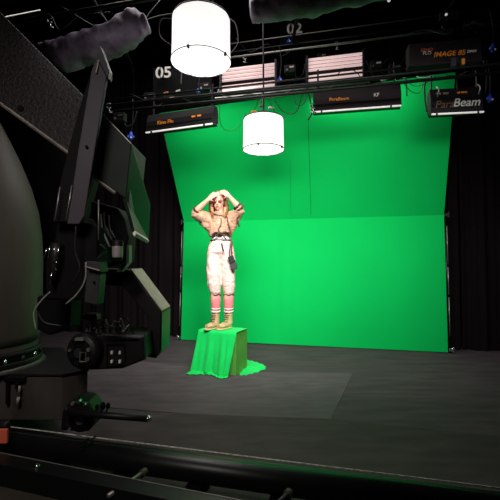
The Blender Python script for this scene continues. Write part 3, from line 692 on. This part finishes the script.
# column
bm = bmesh.new(); rows = []
prof = [(342, 38), (334, 40), (300, 42), (260, 42.5), (235, 41.5), (210, 38), (185, 30.5), (160, 20), (140, 10), (120, -1), (100, -12), (84, -22)]
pts = []; rr = []
for y, x in prof:
    e = at(x, y, 3.0); pts.append(Vector((rigc.x, rigc.y, e.z))); rr.append(max(.02, (e.x - rigc.x) * .89))
loft(bm, pts, rr, 64); fin('column', bm, M['dusty'], rig, True)
for (y0, y1, k, m) in ((342, 348, .99, 'dusty'), (348, 351, 1.05, 'rig'), (351, 357, 1.02, 'rig_dark'), (357, 361, 1.06, 'rig')):
    a, b = at(0, y0, 3.0).z, at(0, y1, 3.0).z
    bm = bmesh.new(); loft(bm, [Vector((rigc.x, rigc.y, a)), Vector((rigc.x, rigc.y, b))], rr[0] * k, 64); fin('turntable_ring', bm, M[m], rig, bevel=.005)
for k in range(9):
    a = -PI / 2 - .6 + k * .32; bm = bmesh.new(); loft(bm, [Vector((rigc.x + math.cos(a) * rr[0] * 1.03, rigc.y + math.sin(a) * rr[0] * 1.03, at(0, 355, 3.0).z)) + Vector((0, 0, z)) for z in (-.03, .02)], .012, 6); fin('bolt', bm, M['chrome' if k % 2 else 'rig'], rig, True)
# carriage
YC = 2.75
zt, zb = at(0, 376, YC).z, .235
def fp(x, y, Y): return at(x, y, Y)
bm = bmesh.new()
# plan outline of the carriage: broad body then a chamfered nose
xl = at(-160, 380, YC).x; x1 = at(61, 380, YC).x; x2 = at(88, 380, 3.05).x
x2 = at(88, 380, 2.88).x; plan = [(xl, YC), (x1, YC), (x2, 2.88), (x2 - .12, 3.02), (x2 - .55, 3.6), (xl, 3.6)]
prism(bm, [Vector((x, y, zb)) for x, y in plan], (0, 0, zt - zb)); fin('carriage_body', bm, M['carriage'], rig, bevel=.01)
bm = bmesh.new(); plan2 = [(x + (.012 if x > -1.5 else 0), y - (.012 if y < 3.2 else 0)) for x, y in plan]
prism(bm, [Vector((x, y, zt)) for x, y in plan2], (0, 0, .02)); fin('carriage_lid', bm, M['rig'], rig, bevel=.004)
# cone between carriage and turntable
bm = bmesh.new(); loft(bm, [Vector((rigc.x, rigc.y, zt + .015)), Vector((rigc.x, rigc.y, at(0, 361, 3.0).z))], [rr[0] * 1.16, rr[0] * 1.0], 64); fin('column_foot', bm, M['carriage'], rig, True)
# latch
bm = bmesh.new(); box(bm, at(15, 379, YC - .02), (.15, .03, .035)); box(bm, at(8, 393, YC - .02), (.02, .03, .16)); box(bm, at(18, 385, YC - .02), (.03, .03, .05)); fin('latch', bm, M['rig_dark'], rig, bevel=.006)
for q0, q1, r_ in (((19.5, 386), (19.2, 393), .008), ((18.5, 397), (17.5, 404), .011)):
    bm = bmesh.new(); loft(bm, [at(*q0, YC - .045), at(*q1, YC - .045)], r_, 8); fin('latch_pin', bm, M['edge'], rig, True)
bm = bmesh.new(); box(bm, at(2, 436, 2.42), (.07, .02, .085)); fin('warning_tag', bm, M['red'], rig, bevel=.003)
bm = bmesh.new(); box(bm, at(-14, 432, 2.5), (.3, .06, .14)); fin('bumper', bm, M['rig'], rig, bevel=.02)
# wheel housing on the rail
bm = bmesh.new(); wc = at(79, 418, 2.75)
arch = [(60, 431), (62, 412), (68, 403), (78, 399.5), (88, 402), (93, 411), (94, 424), (88, 432)]
prism(bm, poly(arch, 2.62), (0, .18, 0)); fin('wheel_housing', bm, M['rig'], rig, bevel=.012)
bm = bmesh.new(); w0 = at(80, 420, 2.56); loft(bm, [w0, w0 + Vector((0, .06, 0))], .085, 28); wh = fin('wheel', bm, M['rig_dark'], rig, bevel=.01)
bm = bmesh.new(); loft(bm, [w0 - Vector((0, .012, 0)), w0 + Vector((0, .01, 0))], .03, 16); fin('wheel_hub', bm, M['alu'], wh, bevel=.004)
for i, (x, y, r) in enumerate(((72, 404, .012), (78, 402, .014), (84, 405, .012), (80, 409, .01), (66, 409, .011), (66, 428, .014), (69, 430, .011), (86, 425, .012), (83, 413, .014))):
    bm = bmesh.new(); c = at(x, y, 2.6); loft(bm, [c, c + Vector((0, .03, 0))], r, 6); fin('bolt', bm, M['chrome' if i % 3 else 'alu'], rig)
# outrigger handle
a, b = at(67, 412.5, 2.5), at(147, 418.5, 2.42)
bm = bmesh.new(); loft(bm, [a, b], .021, 14); fin('handle_bar', bm, M['rig'], rig, True)
bm = bmesh.new(); loft(bm, [b, b.lerp(a, -.03)], .018, 12); ball(bm, b.lerp(a, -.03), (.014,) * 3, 8); fin('handle_tip', bm, M['chrome'], rig, True)
for x, y, r in ((97, 407, .014), (103, 406, .02), (108, 406, .017)):
    bm = bmesh.new(); ball(bm, at(x, y, 2.52), (r * .8, r, r * 1.3), 10); loft(bm, [at(x, y, 2.52), at(x - 2, y + 7, 2.5)], .006, 6); fin('knob', bm, M['rig_dark'], rig, True)
# tapered main beam, bevelled far end
YB, DB = 2.35, .34
top = [(-110, -98), (132, 143)]; 
bm = bmesh.new()
fr = [at(-60, -48, YB), at(131, 143, YB), at(126, 199, YB), at(114, 191, YB), at(90, 173, YB), at(-60, 58, YB)]
prism(bm, fr, (0, DB, 0)); fin('main_beam', bm, M['beam'], rig, bevel=.006)
bm = bmesh.new()      # wedge shaped end plate with green spill light put into its colour
E = Vector((0, .03, 0)); v = [at(131.5, 144, YB), at(150.5, 205, YB + .3), at(148.5, 240, YB + .3), at(135, 232, YB - .01), at(126, 199, YB)]
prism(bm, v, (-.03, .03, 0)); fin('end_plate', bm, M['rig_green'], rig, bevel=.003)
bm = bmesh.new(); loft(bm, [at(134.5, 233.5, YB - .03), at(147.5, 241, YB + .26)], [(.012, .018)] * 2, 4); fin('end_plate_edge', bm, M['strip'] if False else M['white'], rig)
for seg_ in (((-20, 89), (74, 157)), ((89, 174), (115, 193))):
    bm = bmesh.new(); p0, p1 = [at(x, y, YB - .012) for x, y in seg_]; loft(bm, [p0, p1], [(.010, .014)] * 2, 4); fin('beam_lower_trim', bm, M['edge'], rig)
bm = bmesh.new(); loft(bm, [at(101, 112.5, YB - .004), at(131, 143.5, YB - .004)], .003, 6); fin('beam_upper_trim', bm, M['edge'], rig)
bm = bmesh.new(); prism(bm, poly([(88, 110), (102, 112), (130.5, 144), (125.5, 197), (114, 189), (89, 172)], YB - .006), (0, .004, 0)); fin('beam_reflection_panel', bm, mat('rig_green_reflection', (22, 30, 25), .6, var=.3, scale=5, spec=.2), rig)  # thin sheet, the beam's green reflection is put into its colour
bm = bmesh.new(); c = at(20, 108, YB - .01); loft(bm, [c, c + Vector((0, .012, 0))], .018, 16); fin('port_ring', bm, M['rig_dark'], rig)
bm = bmesh.new(); loft(bm, [at(5, 17, YB + .1), at(40, 10, YB + .5)], .005, 6); fin('beam_wire', bm, M['alu'], rig)
# lower dark beam parallel, behind
bm = bmesh.new(); prism(bm, poly([(-30, 75), (72, 152), (95, 178), (70, 262), (56, 300), (20, 300)], 3.62), (0, .12, 0)); fin('rear_plate', bm, M['rig_dark'], rig)
# slanted bar: light purple grey front, black cheek to its left
YS = 2.18
bm = bmesh.new(); prism(bm, poly([(91.5, 70), (97, 57), (106.5, 76), (100.5, 112), (84, 216), (79, 224), (67, 224), (78, 150)], YS), (0, .03, 0)); fin('slanted_bar', bm, M['bar'], rig, bevel=.004)
bm = bmesh.new(); prism(bm, poly([(84, 92), (91, 71), (80, 150), (68, 222), (52, 222), (58, 190), (68, 150)], YS + .03), (0, .12, 0)); fin('bar_cheek', bm, M['rig_dark'], rig, bevel=.004)
bm = bmesh.new(); prism(bm, poly([(97, 47), (100, 45), (109, 70), (108, 78), (106, 75), (97, 57)], YS - .01), (0, .06, 0)); fin('bar_cap', bm, M['rig'], rig, bevel=.003)
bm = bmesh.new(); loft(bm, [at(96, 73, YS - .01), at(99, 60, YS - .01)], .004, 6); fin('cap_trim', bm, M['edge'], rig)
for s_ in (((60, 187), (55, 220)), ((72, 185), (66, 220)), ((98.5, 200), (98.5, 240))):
    bm = bmesh.new(); loft(bm, [at(*s_[0], YS - .012), at(*s_[1], YS - .012)], .0035, 6); fin('edge_highlight', bm, M['alu'], rig, True)  # thin bright rods stand in for highlights on the bar's edges
bm = bmesh.new(); loft(bm, [at(86, 146, YS - .006), at(87.5, 148, YS - .006)], .008, 6); fin('bolt', bm, M['rig_dark'], rig)
# joint block below the bar
bm = bmesh.new(); prism(bm, poly([(58, 214), (76, 214), (82, 222), (97, 226), (97, 262), (88, 268), (88, 300), (45, 300), (45, 262), (54, 240)], 2.30), (0, .28, 0)); fin('joint_block', bm, M['rig_dark'], rig, bevel=.012)
bm = bmesh.new(); prism(bm, poly([(90, 200), (118, 208), (124, 218), (128, 236), (126, 262), (98, 268), (90, 250)], 2.62), (0, .2, 0)); fin('motor_housing', bm, M['rig_dark'], rig, bevel=.015)
# wrist cylinder
c = at(117.5, 252, 2.45)
bm = bmesh.new(); loft(bm, [c + Vector((0, 0, -.035)), c + Vector((0, 0, .038))], [.033, .035], 24); fin('wrist_motor', bm, M['wrist_grey'], rig, bevel=.004)
for za, zb_, ra_, rb_ in ((.036, .075, .037, .034), (-.035, -.055, .036, .03)):
    bm = bmesh.new(); loft(bm, [c + Vector((0, 0, za)), c + Vector((0, 0, zb_))], [ra_, rb_], 24); fin('motor_collar', bm, M['rig'], rig, bevel=.003)
for k, (a0, b0) in enumerate((((101, 214), (110, 247)), ((104, 212), (115, 246)), ((109, 215), (118, 244)))):
    cable('motor_cable', [at(*a0, 2.42), at(a0[0] + 1, a0[1] + 14, 2.42), at(b0[0] - 3, b0[1] - 6, 2.42), at(*b0, 2.44)], .006, M['cable_grey' if k == 0 else 'cable'], rig)
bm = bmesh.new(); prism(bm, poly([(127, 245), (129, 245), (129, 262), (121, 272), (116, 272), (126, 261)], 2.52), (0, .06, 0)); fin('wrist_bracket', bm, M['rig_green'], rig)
# servo with bright highlights on the left
c = at(55, 246, 2.26)
bm = bmesh.new(); loft(bm, [at(57, 243, 2.26), at(55.5, 256, 2.26), at(54.5, 268, 2.26), at(52, 284, 2.26)], [.030, .034, .026, .012], 20); fin('servo_body', bm, M['rig'], rig, True)
for x, y, x2_, y2_ in ((53, 262, 58, 262), (47, 248, 44, 258), (54, 246, 54, 255), (52, 272, 50, 284), (50, 245, 48, 258), (59, 246, 57.5, 259), (55, 268.5, 57, 270)):
    bm = bmesh.new(); loft(bm, [at(x, y, 2.23), at(x2_, y2_, 2.23)], .004, 6); fin('servo_fitting', bm, M['chrome'], rig, True)
cable('rig_cable', [at(86, 262, 2.2), at(85, 280, 2.2), at(77, 294, 2.2), at(66, 304, 2.2)], .005, M['cable_grey'], rig)
cable('rig_cable', [at(76, 226, 2.2), at(75, 250, 2.2), at(80, 268, 2.2), at(72, 284, 2.2)], .006, M['cable'], rig)
cable('rig_cable', [at(50, 292, 2.25), at(42, 300, 2.25), at(34, 312, 2.25), at(36, 330, 2.25)], .005, M['cable_grey'], rig)
cable('rig_cable', [at(46, 296, 2.28), at(38, 308, 2.28), at(44, 322, 2.28), at(62, 326, 2.3)], .007, M['cable'], rig)
cable('rig_cable', [at(96, 262, 2.25), at(100, 256, 2.25), at(106, 250, 2.3), at(100, 244, 2.3)], .006, M['cable'], rig)
bm = bmesh.new(); prism(bm, poly([(36, 296), (62, 292), (70, 300), (68, 330), (48, 336), (36, 330)], 2.55), (0, .2, 0)); fin('cable_box', bm, M['rig_dark'], rig, bevel=.02)
# grey connector box
bm = bmesh.new(); prism(bm, poly([(87, 270), (100, 274), (97, 305), (84, 302)], 2.2), (0, .10, 0)); cb = fin('connector_box', bm, M['rig_conn'], rig, bevel=.004)
bm = bmesh.new(); prism(bm, poly([(86, 261), (99, 262), (101, 272), (87, 269)], 2.17), (0, .12, 0)); fin('connector_lid', bm, M['rig_conn'], cb, bevel=.004)
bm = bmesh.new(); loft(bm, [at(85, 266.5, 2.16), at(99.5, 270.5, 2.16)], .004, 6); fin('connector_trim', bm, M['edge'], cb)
bm = bmesh.new(); loft(bm, [at(93.5, 281, 2.19), at(94, 283, 2.19)], .006, 6); fin('screw', bm, M['rig_dark'], cb)
# yoke
YY = 2.85
bm = bmesh.new(); prism(bm, poly([(92, 268.5), (129, 269.5), (161, 311), (160, 352), (156, 358.5), (147, 357), (147.5, 316), (122, 286), (92, 285)], YY), (0, .32, 0)); fin('yoke', bm, M['rig'], rig, bevel=.006)
def faceplate(pix, Y, ext, m, nm):
    bm = bmesh.new(); prism(bm, pix, ext); fin(nm, bm, M[m], rig)
a, b = at(130, 269.6, YY), at(161, 311, YY)
q = Vector((0, .30, 0)); faceplate([a + Vector((.005, .01, .006)), b + Vector((.006, .01, .004)), b + q + Vector((.006, 0, .004)), a + q + Vector((.005, 0, .006))], 0, (-.004, 0, -.004), 'edge', 'yoke_lit_face')  # pale plate, light falling on the yoke's upper face painted in
a, b = at(161.3, 313, YY), at(160.5, 352, YY)
faceplate([a + Vector((.005, .01, 0)), b + Vector((.005, .01, 0)), b + q + Vector((.005, 0, 0)), a + q + Vector((.005, 0, 0))], 0, (-.004, 0, 0), 'rig_green', 'yoke_green_spill')  # thin plate with the screen's green spill painted in its colour

# film camera carried by the yoke
camt = thing('film_camera', 'black film camera body held in the crane yoke with round lens housing at left', 'camera', at(110, 366, 2.7))
YF = 2.6
bm = bmesh.new(); prism(bm, poly([(84, 337), (103, 333), (143, 336), (145, 360), (122, 369), (88, 370.5), (80, 364)], YF), (0, .34, 0)); fin('camera_body', bm, M['rig'], camt, bevel=.015)
bm = bmesh.new(); c = at(81, 352, YF - .05); ax_ = Vector((-.25, -1, 0)).normalized()
loft(bm, [c - ax_ * .16, c - ax_ * .02, c, c + ax_ * .012], [.118, .122, .112, .09], 40); lh = fin('lens_housing', bm, M['rig'], camt, bevel=.006)
f0 = c + ax_ * .014
bm = bmesh.new(); loft(bm, [f0 - ax_ * .01, f0 + ax_ * .015], .045, 28); fin('lens_ring', bm, M['rig_dark'], lh, bevel=.005)
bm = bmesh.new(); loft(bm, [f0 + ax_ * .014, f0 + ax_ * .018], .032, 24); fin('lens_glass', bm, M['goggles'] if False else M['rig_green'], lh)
for k in range(7):
    a_ = 2 * PI * k / 7 + .3; s1 = Vector((-ax_.y, ax_.x, 0)); p_ = f0 + s1 * (math.cos(a_) * .074) + Vector((0, 0, math.sin(a_) * .074))
    bm = bmesh.new(); loft(bm, [p_ - ax_ * .01, p_ + ax_ * .01], .010 if k % 2 else .014, 8); fin('lens_bolt', bm, M['alu' if k % 3 == 0 else 'rig_dark'], lh)
bm = bmesh.new(); c2 = at(83, 357, YF - .11)
loft(bm, [c2 + Vector((x, 0, z)) for x, z in ((-.02, -.03), (-.02, .03), (.018, .03), (.018, -.03), (-.02, -.03))], .003, 5); fin('matte_clip', bm, M['alu'], camt)
bm = bmesh.new(); box(bm, at(80, 339, YF - .08), (.055, .03, .018), .1); fin('lens_plate', bm, M['alu'], camt)
for x in (112, 120):
    for y in (352.5, 361.5):
        bm = bmesh.new(); box(bm, at(x, y, YF - .01), (.015, .02, .022)); fin('port', bm, M['white'], camt, bevel=.003)
bm = bmesh.new()
for pts in ([(107, 345), (125, 344)], [(107, 367), (125, 365)], [(107, 345), (107, 367)], [(125, 344), (125, 365)]): loft(bm, [at(*pts[0], YF - .008), at(*pts[1], YF - .008)], .003, 5)
fin('port_panel_frame', bm, M['rig_dark'], camt)
bm = bmesh.new(); loft(bm, [at(144.5, 334, YF - .01), at(145.5, 360, YF - .01)], .004, 6); fin('body_edge', bm, M['bar'], camt)
bm = bmesh.new(); box(bm, at(122, 337.5, YF + .1), (.30, .2, .02)); fin('top_plate', bm, M['rig'], camt, bevel=.004)
bm = bmesh.new(); prism(bm, poly([(82, 318), (86, 313.5), (96, 314), (97, 320), (90, 322)], YF + .02), (0, .08, 0)); fin('viewfinder', bm, M['rig'], camt, bevel=.006)
bm = bmesh.new(); box(bm, at(84, 316.5, YF), (.012, .012, .012)); fin('viewfinder_stud', bm, M['chrome'], camt)
random.seed(11)
for k in range(18):
    x = 86 + k * 2.3; y = 328 + random.uniform(-8, 3)
    pts = [at(x, 336, YF + .03), at(x + random.uniform(-4, 4), y, YF + random.uniform(-.04, .06)), at(x + random.uniform(1, 7), y - random.uniform(-2, 3), YF + random.uniform(-.04, .06)), at(x + random.uniform(3, 10), 335.5, YF + .05)]
    cable('camera_cable', pts, .005 if k % 3 else .004, M['cable' if k % 2 else 'cable_grey'], camt)
for x, y in ((92, 329), (98, 331), (104, 325), (118, 327), (121, 332)):
    bm = bmesh.new(); p_ = at(x, y, YF); loft(bm, [p_, p_ + Vector((.018, 0, .008))], .006, 8); fin('cable_connector', bm, M['alu'], camt, True)

# ================================================================ RAILS
track = thing('camera_track', 'black tubular camera rail track crossing the foreground with cross bars', 'rail track', atz(200, 470, 0))
ZR = .20
r0, r1 = atz(-120, 410, ZR), atz(640, 505, ZR)
dirr = (r1 - r0).normalized(); side = Vector((dirr.y, -dirr.x, 0))
if side.y > 0: side = -side       # towards the camera
RAD = .072
bm = bmesh.new(); loft(bm, [r0 + side * .085 - Vector((0, 0, RAD)), r1 + side * .085 - Vector((0, 0, RAD))], RAD, 32); fin('rail', bm, M['rail'], track, True)
bm = bmesh.new()
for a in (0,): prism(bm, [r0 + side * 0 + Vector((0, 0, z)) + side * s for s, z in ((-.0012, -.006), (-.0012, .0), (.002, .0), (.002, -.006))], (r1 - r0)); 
fin('rail_highlight_strip', bm, M['rail_edge'], track)  # pale colour draws the highlight line along the rail's top edge
bm = bmesh.new(); prism(bm, [r0 + side * s + Vector((0, 0, z)) for s, z in ((.0, -.045), (.0, -.022), (.05, -.022), (.05, -.045))], (r1 - r0)); fin('rail_flange', bm, M['rail'], track)
Ln = (r1 - r0).length
for k in range(10):
    p_ = r0 + dirr * (Ln * (k + .5) / 10) + side * .085
    bm = bmesh.new(); box(bm, (p_.x, p_.y, .035), (.10, .16, .07), math.atan2(dirr.y, dirr.x)); fin('rail_foot', bm, M['rig_dark'], track, bevel=.008)
# near rail: flat black beam with a pale lip
n0, n1 = atz(-60, 441, .22), atz(420, 536, .22)
d2 = (n1 - n0).normalized(); s2 = Vector((d2.y, -d2.x, 0)); 
if s2.y > 0: s2 = -s2
bm = bmesh.new(); prism(bm, [n0 + s2 * s + Vector((0, 0, z)) for s, z in ((0, 0), (.10, 0), (.10, -.12), (.085, -.12), (.085, -.02), (0, -.02))], (n1 - n0)); fin('rail', bm, M['rail'], track, bevel=.003)
bm = bmesh.new(); loft(bm, [n0 + Vector((0, 0, .001)), n1 + Vector((0, 0, .001))], .0035, 5); fin('rail_lip', bm, M['alu'], track)
bm = bmesh.new(); prism(bm, [atz(x, y, .10) for x, y in ((-60, 470), (30, 475), (62, 481), (120, 497), (190, 530), (-60, 530))], (0, 0, -.03)); fin('base_board', bm, M['dusty'], track, bevel=.004)
# cross rods between the rails
for x, y, x2_, y2_ in ((143, 473, 108, 496), (288, 494, 276, 505)):
    a, b = atz(x, y, .17), atz(x2_, y2_, .20)
    bm = bmesh.new(); loft(bm, [a, b], .012, 12); fin('cross_rod', bm, M['alu'] if x < 200 else M['bar'], track, True)
    bm = bmesh.new(); loft(bm, [a - (b - a).normalized() * .02, a + (b - a).normalized() * .015], .022, 16); fin('rod_collar', bm, M['dusty'], track, True)
bm = bmesh.new(); c = atz(37, 467, .24); ball(bm, c, (.016, .016, .018), 12); loft(bm, [c, c - Vector((0, 0, .03))], .010, 8); fin('rail_bolt', bm, M['chrome'], track, True)
for x, y in ((84, 442), (88, 445), (80, 448), (91, 440)):
    bm = bmesh.new(); c = atz(x, y, .21); loft(bm, [c, c + Vector((.02, .03, .01))], .006, 6); fin('rail_joint_bolt', bm, M['chrome'], track)
bm = bmesh.new(); c = atz(113, 490, .16)
for k in range(5): loft(bm, [c + Vector((k * .012 - .024, 0, -.02)), c + Vector((k * .012 - .018, 0, .02 + .004 * k))], .0028, 5)
fin('spring_clip', bm, M['alu'], track)

# ================================================================ LIGHT
def area(name, loc, tgt, sx_, sy_, e, col=(1, 1, 1)):
    l = bpy.data.lights.new(name, 'AREA'); l.shape = 'RECTANGLE'; l.size = sx_; l.size_y = sy_; l.energy = e; l.color = col
    o = bpy.data.objects.new(name, l); C.objects.link(o); o.location = loc
    o.rotation_euler = (Vector(tgt) - Vector(loc)).to_track_quat('-Z', 'Y').to_euler(); return o
U0 = -.228
def wash(px, py, Y, L_, e, tgt):      # the studio lights behind the hanging fixtures, facing the screen
    o = area('screen_light', at(px, py, Y), tgt, L_, .25, e, (1, .99, .98)); return o
m0 = A0.lerp(B0, .25); m1 = A0.lerp(B0, .8)
wash(205, 92, 5.45, 1.5, 14, (m0.x, m0.y, 1.0)); wash(365, 84, 5.1, 1.5, 11, (m1.x, m1.y, 1.0))
def sp(o, d): o.data.spread = math.radians(d); return o
sp(area('screen_wash', (.5, 1.9, 3.2), (.75, 6.3, 1.15), 3.4, .5, 50, (1, .98, .97)), 75)
sp(area('key_light', (.5, 1.4, 3.2), (-.35, 4.9, 1.1), 1.0, .6, 13, (1, .94, .92)), 50)
area('soft_top', (-.8, 4.2, 5.2), (-.6, 4.3, 0), 2.5, 2.0, 62, (1, .95, .93))
sp(area('rig_light', (-1.0, .1, 2.9), (-1.6, 2.8, .7), .8, .6, 11, (1, .93, .86)), 90)
w = bpy.data.worlds.new('world'); bpy.context.scene.world = w; w.use_nodes = True
w.node_tree.nodes['Background'].inputs[0].default_value = (.02, .02, .022, 1)
sc = bpy.context.scene
sc.view_settings.view_transform = 'Standard'; sc.view_settings.look = 'None'; sc.view_settings.exposure = 0
